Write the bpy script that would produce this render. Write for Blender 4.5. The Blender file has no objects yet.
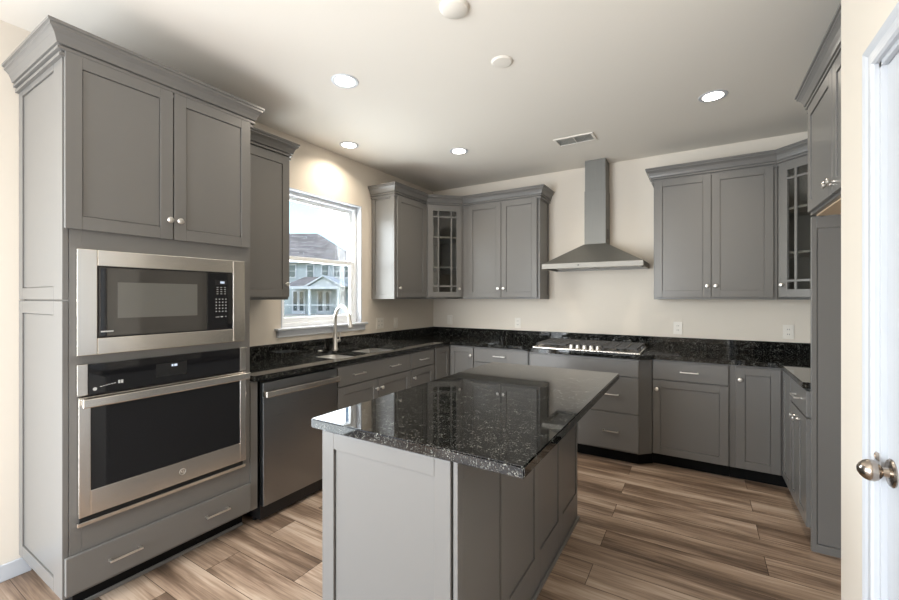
import bpy, bmesh, math, random
from mathutils import Vector, Matrix
S = bpy.context.scene
C = S.collection
PI = math.pi
random.seed(4)

# ------------------------------------------------------------------ camera
YAW = -0.5482
F_PX = 408.43
cam_d = bpy.data.cameras.new('camera')
cam = bpy.data.objects.new('camera', cam_d); C.objects.link(cam)
cam.location = (2.9103, -4.3669, 1.3881)
cam.rotation_euler = (PI/2, 0, -YAW)
cam_d.sensor_fit = 'HORIZONTAL'; cam_d.sensor_width = 36
cam_d.lens = 36*F_PX/899
cam_d.shift_y = -(300-297.44)/899
cam_d.clip_start = 0.05; cam_d.clip_end = 400
S.camera = cam

# ------------------------------------------------------------------ world, sun, area lights, exposure
w = bpy.data.worlds.new('world'); S.world = w; w.use_nodes = True
wn = w.node_tree.nodes; wl = w.node_tree.links
bg = wn['Background']
sky = wn.new('ShaderNodeTexSky'); sky.sky_type = 'NISHITA'; sky.sun_disc = False
sky.sun_elevation = math.radians(38); sky.sun_rotation = math.radians(200)
sky.air_density = 1.0; sky.dust_density = 0.6; sky.ozone_density = 1.0
wl.new(sky.outputs[0], bg.inputs[0]); bg.inputs[1].default_value = 0.35

sun_d = bpy.data.lights.new('sun', 'SUN'); sun_d.energy = 1.3; sun_d.angle = 0.02; sun_d.color = (1, .96, .9)
sun = bpy.data.objects.new('sun', sun_d); C.objects.link(sun)
sun.rotation_euler = (math.radians(48), 0, math.radians(52))   # from the south-east: lights the houses opposite

def area(name, loc, rot, sx, sy, power, col=(1, 1, 1), spread=PI):
    d = bpy.data.lights.new(name, 'AREA'); d.shape = 'RECTANGLE'; d.size = sx; d.size_y = sy
    d.energy = power; d.color = col; d.spread = spread
    o = bpy.data.objects.new(name, d); C.objects.link(o); o.location = loc; o.rotation_euler = rot
    return o
# daylight entering through the living-room windows behind the camera and through the kitchen window
area('daylight_rear_window', (.95, -6.45, 1.2), (PI/2, 0, 0), 1.6, 2.1, 160, (.85, .92, 1.0))
area('daylight_patio_door', (.06, -5.25, 1.1), (PI/2, 0, -PI/2), 1.5, 2.0, 56, (.86, .93, 1.0))
area('daylight_side_window', (6.35, -5.6, 1.4), (PI/2, 0, PI/2), 1.6, 1.8, 14, (.95, .97, 1.0))
area('ceiling_fill_light', (2.2, -4.9, 1.75), (PI-.6, 0, 0), .8, .8, 12, (1.0, .95, .90), 2.3)   # added fill, no real lamp: aimed up behind the camera to brighten the ceiling
area('daylight_kitchen_window', (-0.2, -1.78, 1.72), (PI/2, 0, -PI/2), .9, 1.1, 34, (.93, .96, 1.0))
LAMP_W = 5.2
S.view_settings.view_transform = 'Standard'; S.view_settings.look = 'None'
S.view_settings.exposure = 0.32; S.view_settings.gamma = 1.0; S.view_settings.use_curve_mapping = False

# ------------------------------------------------------------------ materials
def nt(name):
    m = bpy.data.materials.new(name); m.use_nodes = True
    return m, m.node_tree.nodes, m.node_tree.links, m.node_tree.nodes['Principled BSDF']
def lin(r, g, b):
    f = lambda c: (c/255/12.92) if c/255 <= .04045 else ((c/255+.055)/1.055)**2.4
    return (f(r), f(g), f(b), 1)
def mat(name, col, rough=.5, metal=0, bump=0, bscale=200, spec=.5, var=0):
    m, n, l, p = nt(name)
    p.inputs['Base Color'].default_value = col; p.inputs['Roughness'].default_value = rough
    p.inputs['Metallic'].default_value = metal; p.inputs['Specular IOR Level'].default_value = spec
    tc = n.new('ShaderNodeTexCoord')
    nz = n.new('ShaderNodeTexNoise'); nz.inputs['Scale'].default_value = bscale; nz.inputs['Detail'].default_value = 3
    l.new(tc.outputs['Object'], nz.inputs['Vector'])
    if bump:
        b = n.new('ShaderNodeBump'); b.inputs['Strength'].default_value = bump; b.inputs['Distance'].default_value = .002
        l.new(nz.outputs[0], b.inputs['Height']); l.new(b.outputs[0], p.inputs['Normal'])
    if var:
        mx = n.new('ShaderNodeMix'); mx.data_type = 'RGBA'
        mx.inputs['A'].default_value = tuple(c*(1-var) for c in col[:3])+(1,)
        mx.inputs['B'].default_value = tuple(min(1, c*(1+var)) for c in col[:3])+(1,)
        nz2 = n.new('ShaderNodeTexNoise'); nz2.inputs['Scale'].default_value = 2.5
        l.new(tc.outputs['Object'], nz2.inputs['Vector']); l.new(nz2.outputs[0], mx.inputs['Factor'])
        l.new(mx.outputs['Result'], p.inputs['Base Color'])
    return m
M = {}
M['cab'] = mat('grey_cabinet_paint', lin(108, 106, 103), .30, bump=.04, bscale=90)
M['cab_in'] = mat('cabinet_interior', lin(118, 114, 107), .5, bump=.02)
M['cab_wood'] = mat('raw_cabinet_underside', lin(205, 180, 150), .6, bump=.05, bscale=40, var=.08)
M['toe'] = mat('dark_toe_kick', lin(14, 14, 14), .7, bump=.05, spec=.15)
M['wall'] = mat('warm_wall_paint', lin(215, 206, 193), .75, bump=.08, bscale=260)
M['ceil'] = mat('ceiling_paint', lin(226, 220, 210), .85, bump=.1, bscale=220)
M['trim'] = mat('white_trim_paint', lin(190, 193, 198), .35, bump=.02)
M['vinyl'] = mat('white_vinyl', lin(238, 240, 242), .3, bump=.01)
M['plastic'] = mat('white_plastic', lin(226, 220, 210), .35, bump=.01)
M['slot'] = mat('dark_slot', lin(40, 38, 36), .5)
M['nickel'] = mat('brushed_nickel', lin(224, 220, 214), .33, 1, bump=.02)
M['knobm'] = mat('satin_nickel_door_knob', lin(176, 166, 156), .2, 1, bump=.02)
M['blackglass'] = mat('black_glass', lin(24, 24, 26), .04, spec=.6)
M['mwglass'] = mat('smoked_door_glass', lin(62, 60, 57), .05, spec=.7)
M['mwwin'] = mat('perforated_window_screen', lin(98, 97, 93), .12, spec=.6)
M['black'] = mat('matte_black', lin(20, 20, 21), .45, bump=.03)
M['iron'] = mat('cast_iron', lin(58, 56, 54), .5, bump=.3, bscale=500)
M['ink'] = mat('pale_print', lin(190, 190, 188), .5)
M['gap'] = mat('shadow_gap_black', lin(12, 12, 12), .7)
def steel(name, col, rough, axis):
    m, n, l, p = nt(name)
    p.inputs['Base Color'].default_value = col; p.inputs['Metallic'].default_value = 1
    tc = n.new('ShaderNodeTexCoord'); mp = n.new('ShaderNodeMapping')
    sc = [600, 600, 600]; sc[axis] = 4; mp.inputs['Scale'].default_value = sc
    nz = n.new('ShaderNodeTexNoise'); nz.inputs['Scale'].default_value = 1; nz.inputs['Detail'].default_value = 2
    l.new(tc.outputs['Object'], mp.inputs['Vector']); l.new(mp.outputs[0], nz.inputs['Vector'])
    r = n.new('ShaderNodeMapRange'); r.inputs['To Min'].default_value = rough*.8; r.inputs['To Max'].default_value = rough*1.25
    l.new(nz.outputs[0], r.inputs['Value']); l.new(r.outputs[0], p.inputs['Roughness'])
    b = n.new('ShaderNodeBump'); b.inputs['Strength'].default_value = .06; b.inputs['Distance'].default_value = .001
    l.new(nz.outputs[0], b.inputs['Height']); l.new(b.outputs[0], p.inputs['Normal'])
    return m
M['steel'] = steel('brushed_steel', lin(226, 221, 214), .22, 0)
M['steel_dark'] = steel('brushed_slate_steel', lin(150, 152, 154), .3, 0)
M['steel_chimney'] = steel('brushed_chimney_steel', lin(128, 127, 123), .6, 2)
M['steel_bowl'] = steel('satin_bowl_steel', lin(232, 230, 226), .42, 0)
M['steel_rim'] = steel('satin_rim_steel', lin(150, 147, 141), .6, 0)
M['steel_hood'] = steel('brushed_hood_steel', lin(160, 160, 156), .45, 0)
def emis(name, col, st):
    m = bpy.data.materials.new(name); m.use_nodes = True
    n = m.node_tree.nodes; n.clear()
    e = n.new('ShaderNodeEmission'); e.inputs[0].default_value = col; e.inputs[1].default_value = st
    o = n.new('ShaderNodeOutputMaterial'); m.node_tree.links.new(e.outputs[0], o.inputs[0]); return m
M['lamp'] = emis('led_lens', (1, .93, .82, 1), 14)
M['display'] = emis('display_digits', (.75, .85, 1, 1), .9)
def glass(name, tint=(1, 1, 1, 1), refl=1.0):
    m = bpy.data.materials.new(name); m.use_nodes = True
    n = m.node_tree.nodes; l = m.node_tree.links; n.clear()
    t = n.new('ShaderNodeBsdfTransparent'); t.inputs[0].default_value = tint
    g = n.new('ShaderNodeBsdfGlossy'); g.inputs['Roughness'].default_value = .01
    f = n.new('ShaderNodeFresnel'); f.inputs[0].default_value = 1.45
    mu = n.new('ShaderNodeMath'); mu.operation = 'MULTIPLY'; mu.inputs[1].default_value = refl
    mx = n.new('ShaderNodeMixShader'); o = n.new('ShaderNodeOutputMaterial')
    l.new(f.outputs[0], mu.inputs[0]); l.new(mu.outputs[0], mx.inputs[0]); l.new(t.outputs[0], mx.inputs[1]); l.new(g.outputs[0], mx.inputs[2])
    l.new(mx.outputs[0], o.inputs[0]); return m
M['glass'] = glass('window_glass', (.97, .985, .98, 1), .3)
M['cabglass'] = glass('cabinet_glass', (.93, .94, .93, 1), 1.6)

def granite():
    m, n, l, p = nt('black_granite')
    tc = n.new('ShaderNodeTexCoord')
    v = n.new('ShaderNodeTexVoronoi'); v.inputs['Scale'].default_value = 290; v.inputs['Randomness'].default_value = 1
    l.new(tc.outputs['Object'], v.inputs['Vector'])
    sep = n.new('ShaderNodeSeparateColor'); l.new(v.outputs['Color'], sep.inputs[0])
    cr = n.new('ShaderNodeValToRGB'); e = cr.color_ramp.elements
    e[0].position = 0; e[0].color = lin(10, 10, 10); e[1].position = 1; e[1].color = lin(128, 128, 121)
    a = e.new(.55); a.color = lin(15, 15, 15); b = e.new(.78); b.color = lin(32, 32, 30); c = e.new(.93); c.color = lin(92, 92, 87)
    l.new(sep.outputs[0], cr.inputs[0])
    nz = n.new('ShaderNodeTexNoise'); nz.inputs['Scale'].default_value = 30; nz.inputs['Detail'].default_value = 6
    l.new(tc.outputs['Object'], nz.inputs['Vector'])
    c2 = n.new('ShaderNodeValToRGB'); c2.color_ramp.elements[0].position = .42; c2.color_ramp.elements[0].color = (.3, .3, .3, 1)
    c2.color_ramp.elements[1].position = .68; c2.color_ramp.elements[1].color = (1.3, 1.3, 1.3, 1)
    l.new(nz.outputs[0], c2.inputs[0])
    mu = n.new('ShaderNodeMix'); mu.data_type = 'RGBA'; mu.blend_type = 'MULTIPLY'; mu.inputs['Factor'].default_value = 1
    l.new(cr.outputs[0], mu.inputs['A']); l.new(c2.outputs[0], mu.inputs['B'])
    l.new(mu.outputs['Result'], p.inputs['Base Color'])
    p.inputs['Roughness'].default_value = .035; p.inputs['Specular IOR Level'].default_value = .45
    return m
M['granite'] = granite()

def floor_mat():
    m, n, l, p = nt('wood_plank_floor')
    tc = n.new('ShaderNodeTexCoord')
    br = n.new('ShaderNodeTexBrick')
    br.inputs['Scale'].default_value = 1; br.inputs['Brick Width'].default_value = 1.22; br.inputs['Row Height'].default_value = .18
    br.inputs['Mortar Size'].default_value = .0016; br.inputs['Mortar Smooth'].default_value = .2
    br.inputs['Color1'].default_value = (0, 0, 0, 1); br.inputs['Color2'].default_value = (1, 1, 1, 1); br.inputs['Mortar'].default_value = (.5, .5, .5, 1)
    br.offset = .37; br.offset_frequency = 2; br.inputs['Bias'].default_value = 0
    l.new(tc.outputs['Object'], br.inputs['Vector'])
    sep = n.new('ShaderNodeSeparateColor'); l.new(br.outputs['Color'], sep.inputs[0])
    mul = n.new('ShaderNodeMath'); mul.operation = 'MULTIPLY'; mul.inputs[1].default_value = 37
    l.new(sep.outputs[0], mul.inputs[0])
    def streak(sx, sy, detail, w=True, dist=0):
        mp = n.new('ShaderNodeMapping'); mp.inputs['Scale'].default_value = (sx, sy, 1)
        l.new(tc.outputs['Object'], mp.inputs['Vector'])
        z = n.new('ShaderNodeTexNoise'); z.noise_dimensions = '4D'; z.inputs['Scale'].default_value = 1
        z.inputs['Detail'].default_value = detail; z.inputs['Distortion'].default_value = dist
        l.new(mp.outputs[0], z.inputs['Vector'])
        if w: l.new(mul.outputs[0], z.inputs['W'])
        return z
    s1 = streak(1.3, 10, 3, dist=.4); s2 = streak(3.2, 85, 6, dist=.9)
    ad = n.new('ShaderNodeMath'); ad.operation = 'MULTIPLY_ADD'; ad.inputs[1].default_value = .5
    l.new(s2.outputs[0], ad.inputs[0]); l.new(s1.outputs[0], ad.inputs[2])
    a2 = n.new('ShaderNodeMath'); a2.operation = 'MULTIPLY_ADD'; a2.inputs[1].default_value = .16
    l.new(sep.outputs[0], a2.inputs[0]); l.new(ad.outputs[0], a2.inputs[2])
    cr = n.new('ShaderNodeValToRGB'); e = cr.color_ramp.elements
    e[0].position = .56; e[0].color = lin(86, 70, 57); e[1].position = 1.0; e[1].color = lin(186, 166, 147)
    x = e.new(.71); x.color = lin(116, 96, 80); y = e.new(.83); y.color = lin(148, 126, 107); z = e.new(.93); z.color = lin(170, 148, 128)
    l.new(a2.outputs[0], cr.inputs[0])
    mx = n.new('ShaderNodeMix'); mx.data_type = 'RGBA'; mx.inputs['B'].default_value = lin(62, 46, 34)
    l.new(br.outputs['Fac'], mx.inputs['Factor']); l.new(cr.outputs[0], mx.inputs['A'])
    l.new(mx.outputs['Result'], p.inputs['Base Color'])
    p.inputs['Roughness'].default_value = .42; p.inputs['Specular IOR Level'].default_value = .4
    b = n.new('ShaderNodeBump'); b.inputs['Strength'].default_value = .12; b.inputs['Distance'].default_value = .002
    l.new(s2.outputs[0], b.inputs['Height']); l.new(b.outputs[0], p.inputs['Normal'])
    return m
M['floor'] = floor_mat()
def shingle():
    m, n, l, p = nt('grey_shingle_roof')
    tc = n.new('ShaderNodeTexCoord'); br = n.new('ShaderNodeTexBrick')
    br.inputs['Scale'].default_value = 1; br.inputs['Brick Width'].default_value = .9; br.inputs['Row Height'].default_value = .28; br.inputs['Mortar Size'].default_value = .02
    br.inputs['Color1'].default_value = lin(120, 112, 106); br.inputs['Color2'].default_value = lin(160, 150, 143); br.inputs['Mortar'].default_value = lin(98, 92, 88)
    l.new(tc.outputs['Object'], br.inputs['Vector']); l.new(br.outputs[0], p.inputs['Base Color']); p.inputs['Roughness'].default_value = .95
    return m
M['shingle'] = shingle()
def siding(name, c):
    m, n, l, p = nt(name)
    tc = n.new('ShaderNodeTexCoord'); wv = n.new('ShaderNodeTexWave'); wv.wave_profile = 'SAW'; wv.bands_direction = 'Z'; wv.inputs['Scale'].default_value = 1.6
    l.new(tc.outputs['Object'], wv.inputs['Vector'])
    mx = n.new('ShaderNodeMix'); mx.data_type = 'RGBA'; mx.inputs['A'].default_value = tuple(x*.85 for x in c[:3])+(1,); mx.inputs['B'].default_value = c
    l.new(wv.outputs[1], mx.inputs['Factor']); l.new(mx.outputs['Result'], p.inputs['Base Color']); p.inputs['Roughness'].default_value = .7
    return m
M['siding'] = siding('blue_grey_siding', lin(164, 173, 176))
M['gable'] = siding('pale_gable_siding', lin(186, 190, 192))
M['hglass'] = mat('dark_house_window', lin(70, 84, 90), .1)
M['grass'] = mat('lawn_grass', lin(168, 168, 112), .95, bump=.5, bscale=6, var=.2)
M['dirt'] = mat('bare_earth', lin(158, 140, 122), .95, bump=.5, bscale=3, var=.15)
M['conc'] = mat('concrete_patio', lin(170, 166, 160), .9, bump=.2, bscale=8)

# ------------------------------------------------------------------ mesh helpers
def add_box(bm, x0, x1, y0, y1, z0, z1, bev=0.0):
    if x0 > x1: x0, x1 = x1, x0
    if y0 > y1: y0, y1 = y1, y0
    if z0 > z1: z0, z1 = z1, z0
    r = bmesh.ops.create_cube(bm, size=1.0)
    for v in r['verts']:
        v.co = Vector((x0+(v.co.x+.5)*(x1-x0), y0+(v.co.y+.5)*(y1-y0), z0+(v.co.z+.5)*(z1-z0)))
    if bev > 0:
        bev = min(bev, .45*min(x1-x0, y1-y0, z1-z0))
        es = list({e for v in r['verts'] for e in v.link_edges})
        bmesh.ops.bevel(bm, geom=es, offset=bev, segments=2, affect='EDGES', profile=.5)
def add_prism(bm, pts, z0, z1):
    """vertical prism from a CCW polygon"""
    b = [bm.verts.new((x, y, z0)) for x, y in pts]; t = [bm.verts.new((x, y, z1)) for x, y in pts]
    bm.faces.new(t); bm.faces.new(b[::-1])
    for i in range(len(pts)):
        j = (i+1) % len(pts); bm.faces.new((b[i], b[j], t[j], t[i]))
def add_tube(bm, pts, rad, seg=12, caps=True):
    pts = [Vector(p) for p in pts]; rings = []
    rad = rad if isinstance(rad, (list, tuple)) else [rad]*len(pts)
    up = None
    for i, p in enumerate(pts):
        if i == 0: d = pts[1]-p
        elif i == len(pts)-1: d = p-pts[i-1]
        else: d = (pts[i+1]-pts[i-1])
        d.normalize()
        if up is None: up = Vector((0, 0, 1)) if abs(d.z) < .9 else Vector((0, 1, 0))
        s = d.cross(up).normalized(); u = s.cross(d).normalized(); up = u
        rings.append([bm.verts.new(p+(s*math.cos(2*PI*k/seg)+u*math.sin(2*PI*k/seg))*rad[i]) for k in range(seg)])
    for a, b in zip(rings, rings[1:]):
        for k in range(seg):
            bm.faces.new((a[k], a[(k+1) % seg], b[(k+1) % seg], b[k]))
    if caps:
        bm.faces.new(rings[0][::-1]); bm.faces.new(rings[-1])
def add_lathe(bm, prof, origin, axis, seg=20):
    """prof: (distance along axis, radius)"""
    axis = Vector(axis).normalized(); o = Vector(origin)
    s = axis.orthogonal().normalized(); u = axis.cross(s)
    rings = []
    for d, r in prof:
        c = o+axis*d
        if r < 1e-5: rings.append([bm.verts.new(c)])
        else: rings.append([bm.verts.new(c+(s*math.cos(2*PI*k/seg)+u*math.sin(2*PI*k/seg))*r) for k in range(seg)])
    for a, b in zip(rings, rings[1:]):
        for k in range(seg):
            k2 = (k+1) % seg
            if len(a) == 1 and len(b) == 1: continue
            if len(a) == 1: bm.faces.new((a[0], b[k2], b[k]))
            elif len(b) == 1: bm.faces.new((a[k], a[k2], b[0]))
            else: bm.faces.new((a[k], a[k2], b[k2], b[k]))
    for rg, fl in ((rings[0], 1), (rings[-1], 0)):
        if len(rg) > 1: bm.faces.new(rg[::-1] if fl else rg)
def poly_slab(bm, outer, holes, z0, z1):
    """slab with holes; outer CCW, holes any order"""
    loops = [outer]+list(holes); es = []; allv = []
    for lp in loops:
        vs = [bm.verts.new((x, y, z1)) for x, y in lp]; allv.append(vs)
        for i in range(len(vs)): es.append(bm.edges.new((vs[i], vs[(i+1) % len(vs)])))
    r = bmesh.ops.triangle_fill(bm, use_beauty=True, use_dissolve=False, edges=es, normal=(0, 0, 1))
    top = [g for g in r['geom'] if isinstance(g, bmesh.types.BMFace)]
    mp = {}
    for vs in allv:
        for v in vs: mp[v] = bm.verts.new((v.co.x, v.co.y, z0))
    for f in top:
        bm.faces.new([mp[v] for v in reversed(f.verts)])
    for vs in allv:
        for i in range(len(vs)):
            a, b = vs[i], vs[(i+1) % len(vs)]; bm.faces.new((a, b, mp[b], mp[a]))
    bmesh.ops.recalc_face_normals(bm, faces=bm.faces[:])
def sweep(bm, path, prof):
    """sweep a closed (outward, z) profile along an open XY path; outward = right-hand side of travel"""
    P = [Vector(p) for p in path]; rings = []
    for i, p in enumerate(P):
        def nrm(a, b):
            d = (b-a).normalized(); return Vector((d.y, -d.x))
        if i == 0: m = nrm(P[0], P[1]); k = 1
        elif i == len(P)-1: m = nrm(P[-2], P[-1]); k = 1
        else:
            n1, n2 = nrm(P[i-1], p), nrm(p, P[i+1]); m = (n1+n2).normalized(); k = 1/max(.3, m.dot(n1))
        rings.append([bm.verts.new((p.x+m.x*o*k, p.y+m.y*o*k, z)) for o, z in prof])
    n = len(prof)
    for a, b in zip(rings, rings[1:]):
        for j in range(n):
            bm.faces.new((a[j], a[(j+1) % n], b[(j+1) % n], b[j]))
    bm.faces.new(rings[0]); bm.faces.new(rings[-1][::-1])
    bmesh.ops.recalc_face_normals(bm, faces=bm.faces[:])
def obj(name, bm, m, parent=None, smooth=False, loc=None):
    bmesh.ops.recalc_face_normals(bm, faces=bm.faces[:]) if smooth != 'keep' else None
    me = bpy.data.meshes.new(name); bm.to_mesh(me); bm.free()
    o = bpy.data.objects.new(name, me); C.objects.link(o)
    me.materials.append(M[m] if isinstance(m, str) else m)
    if smooth is True:
        for p in me.polygons: p.use_smooth = True
        try: me.set_sharp_from_angle(angle=math.radians(38))
        except Exception: pass
    if parent: o.parent = parent
    if loc: o.location = loc
    return o
def boxo(name, m, parent, *a, bev=0.0):
    bm = bmesh.new(); add_box(bm, *a, bev=bev); return obj(name, bm, m, parent)
def thing(name, label, cat, loc=(0, 0, 0), rz=0, group=None):
    o = bpy.data.objects.new(name, None); C.objects.link(o); o.location = loc; o.rotation_euler = (0, 0, rz)
    o.empty_display_size = .1
    o['label'] = label; o['category'] = cat
    if group: o['group'] = group
    return o
def tag(o, label, cat, group=None):
    o['label'] = label; o['category'] = cat
    if group: o['group'] = group
    return o
def struct(name, bm, m, parent=None):
    o = obj(name, bm, m, parent)
    if parent is None: o['kind'] = 'structure'
    return o

# ------------------------------------------------------------------ room dimensions
H = 2.743; W = 4.05
PX = 3.34          # pantry wall plane
AY = -2.41         # near side of the fridge alcove
RY = -6.6          # rear wall
RX = 6.5
WY0, WY1, WZ0, WZ1 = -2.24, -1.305, 1.137, 2.308   # kitchen window opening

bm = bmesh.new(); add_box(bm, -.15, RX+.15, RY-.15, .15, -.12, 0); struct('floor', bm, 'floor')
bm = bmesh.new(); add_box(bm, -.15, RX+.15, RY-.15, .15, H, H+.12); struct('ceiling', bm, 'ceil')
bm = bmesh.new()
add_box(bm, -.15, 0, RY, -6.05, 0, H); add_box(bm, -.15, 0, -4.45, WY0, 0, H); add_box(bm, -.15, 0, -6.05, -4.45, 2.15, H); add_box(bm, -.15, 0, WY1, 0, 0, H)
add_box(bm, -.15, 0, WY0, WY1, 0, WZ0-.02); add_box(bm, -.15, 0, WY0, WY1, WZ1, H)
struct('wall_left', bm, 'wall')
bm = bmesh.new(); add_box(bm, -.15, W+.15, 0, .15, 0, H); struct('wall_back', bm, 'wall')
bm = bmesh.new(); add_box(bm, W, W+.12, AY, 0, 0, H); struct('wall_right', bm, 'wall')
DY1, DY0, DZ = -2.765, -3.52, 2.045      # pantry door opening
bm = bmesh.new()
add_box(bm, PX, W+.12, AY-.12, AY, 0, H)
add_box(bm, PX, PX+.12, DY1, AY-.12, 0, H); add_box(bm, PX, PX+.12, DY0, DY1, DZ, H); add_box(bm, PX, PX+.12, -4.6, DY0, 0, H)
add_box(bm, PX+.12, RX, -4.6, -4.48, 0, H)
struct('wall_pantry', bm, 'wall')
bm = bmesh.new()
add_box(bm, -.15, .15, RY-.15, RY, 0, H); add_box(bm, 1.75, RX+.15, RY-.15, RY, 0, H); add_box(bm, .15, 1.75, RY-.15, RY, 2.3, H); add_box(bm, .15, 1.75, RY-.15, RY, 0, .1)
struct('wall_rear', bm, 'wall')
bm = bmesh.new()
add_box(bm, RX, RX+.15, RY, -6.4, 0, H); add_box(bm, RX, RX+.15, -4.8, -4.48, 0, H); add_box(bm, RX, RX+.15, -6.4, -4.8, 2.3, H); add_box(bm, RX, RX+.15, -6.4, -4.8, 0, .5)
struct('wall_side', bm, 'wall')

# kitchen window ------------------------------------------------------------
wr = bpy.data.objects.new('window_1', None); C.objects.link(wr); wr['kind'] = 'structure'; wr.location = (0, (WY0+WY1)/2, WZ0)
def wbox(name, m, boxes, bev=.002):
    bm = bmesh.new()
    for b in boxes: add_box(bm, *b, bev=bev)
    o = obj(name, bm, m, wr); o.location = (0, -(WY0+WY1)/2, -WZ0); return o
def ring(x0, x1, y0, y1, z0, z1, t, tb=None, tt=None):
    tb = tb or t; tt = tt or t
    return [(x0, x1, y0, y0+t, z0, z1), (x0, x1, y1-t, y1, z0, z1), (x0, x1, y0+t, y1-t, z0, z0+tb), (x0, x1, y0+t, y1-t, z1-tt, z1)]
wbox('window_jamb', 'trim', ring(-.15, .002, WY0, WY1, WZ0-.02, WZ1, .012))
wbox('window_frame', 'vinyl', ring(-.14, -.06, WY0+.012, WY1-.012, WZ0, WZ1-.012, .032))
zm = 1.725
wbox('upper_sash', 'vinyl', ring(-.125, -.1, WY0+.044, WY1-.044, zm-.02, WZ1-.044, .035))
wbox('lower_sash', 'vinyl', ring(-.098, -.07, WY0+.044, WY1-.044, WZ0+.03, zm+.02, .038, tb=.05))
wbox('upper_pane', 'glass', [(-.115, -.111, WY0+.07, WY1-.07, zm, WZ1-.07)], 0)
wbox('lower_pane', 'glass', [(-.086, -.082, WY0+.07, WY1-.07, WZ0+.06, zm)], 0)
bm = bmesh.new(); add_box(bm, -.06, .045, -2.30, -1.255, WZ0-.02, WZ0, bev=.006); struct('trim_1', bm, 'trim')
bm = bmesh.new(); add_box(bm, 0, .018, -2.285, -1.27, WZ0-.075, WZ0-.02, bev=.003); struct('trim_2', bm, 'trim')

# baseboards ------------------------------------------------------------------
bm = bmesh.new(); add_box(bm, 0, .014, -4.45, -3.70, 0, .082, bev=.004); struct('baseboard_left', bm, 'trim')
bm = bmesh.new(); add_box(bm, PX-.014, PX, -2.665, AY, 0, .082, bev=.004); struct('baseboard_right', bm, 'trim')

# pantry door and casing ----------------------------------------------------------
cas = [(o*.8, t) for o, t in [(0, 0), (.082, 0), (.082, .012), (.074, .02), (.062, .017), (.05, .0125), (.03, .0125), (.02, .017), (.006, .016), (0, .010)]]
bm = bmesh.new()
# vertical casing, latch side: profile across Y (outer edge at larger Y), thickness -X
def casing_ring():
    y_in, y_in2, z_in = DY1-.004, DY0+.004, DZ-.004
    path = [(y_in, 0.0), (y_in, z_in), (y_in2, z_in), (y_in2, 0.0)]   # (y,z)
    rings = []
    corners = [(1, 0), (1, 1), (-1, 1), (-1, 0)]
    for (y, z), (sy, sz) in zip(path, corners):
        rings.append([bm.verts.new((PX-t, y+sy*o, z+sz*o)) for o, t in cas])
    n = len(cas)
    for a, b in zip(rings, rings[1:]):
        for j in range(n): bm.faces.new((a[j], a[(j+1) % n], b[(j+1) % n], b[j]))
    bm.faces.new(rings[0]); bm.faces.new(rings[-1])
casing_ring(); struct('trim_3', bm, 'trim')
bm = bmesh.new()
add_box(bm, PX, PX+.12, DY1-.018, DY1, 0, DZ); add_box(bm, PX, PX+.12, DY0, DY0+.018, 0, DZ); add_box(bm, PX, PX+.12, DY0, DY1, DZ-.018, DZ)
struct('trim_4', bm, 'trim')
dr = bpy.data.objects.new('door_1', None); C.objects.link(dr); dr['kind'] = 'structure'; dr.location = (PX+.012, DY1-.02, .01)
bm = bmesh.new()
dw = (DY1-.02)-(DY0+.02); dh = DZ-.03
# local: y from 0 to -dw, x from 0 (room face) to .035
st = .11
def dbox(*a, bev=.0): add_box(bm, *a, bev=bev)
dbox(.006, .029, -dw+.01, -.01, .01, dh-.01)
dbox(0, .035, -st, 0, 0, dh, bev=.002); dbox(0, .035, -dw, -dw+st, 0, dh, bev=.002)
dbox(0, .035, -dw+st, -st, 0, .2, bev=.002); dbox(0, .035, -dw+st, -st, dh-.12, dh, bev=.002); dbox(0, .035, -dw+st, -st, .95, 1.09, bev=.002)
dbox(.002, .033, -dw+st+.03, -st-.03, .23, .92, bev=.004); dbox(.002, .033, -dw+st+.03, -st-.03, 1.12, dh-.15, bev=.004)
obj('door_panel', bm, 'trim', dr)
KZ = .908; KY = -.035
bm = bmesh.new(); add_lathe(bm, [(0, .0), (0, .037), (.003, .038), (.007, .034), (.009, .014), (.020, .012), (.024, .018), (.030, .0245), (.038, .0285), (.047, .0285), (.056, .0245), (.064, .017), (.069, .009), (.071, .0)], (0, KY, KZ), (-1, 0, 0), 28)
obj('door_knob', bm, 'knobm', dr, smooth=True)
bm = bmesh.new(); add_lathe(bm, [(0, .0), (0, .018), (.002, .018), (.003, .010), (.003, 0)], (-.006, .020, KZ+.028), (.25, -1, .1), 18)
obj('strike_lip', bm, 'knobm', dr, smooth=True)

# ------------------------------------------------------------------ cabinet parts
GR = .003
def shaker(bm, x0, x1, z0, z1, yf, t=.019, rail=.057, rec=.006):
    b = .0015
    add_box(bm, x0, x0+rail, yf, yf+t, z0, z1, bev=b); add_box(bm, x1-rail, x1, yf, yf+t, z0, z1, bev=b)
    add_box(bm, x0+rail, x1-rail, yf, yf+t, z0, z0+rail, bev=b); add_box(bm, x0+rail, x1-rail, yf, yf+t, z1-rail, z1, bev=b)
    add_box(bm, x0+rail+GR, x1-rail-GR, yf+rec, yf+t-.002, z0+rail+GR, z1-rail-GR)
    add_box(bm, x0+rail-.002, x1-rail+.002, yf+t-.004, yf+t-.001, z0+rail-.002, z1-rail+.002)
def knob(parent, x, z, yf):
    bm = bmesh.new()
    add_lathe(bm, [(0, 0), (0, .0065), (.003, .0055), (.012, .005), (.015, .009), (.019, .0145), (.024, .0155), (.028, .012), (.030, 0)], (x, yf, z), (0, -1, 0), 16)
    return obj('knob', bm, 'nickel', parent, smooth=True)
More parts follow.
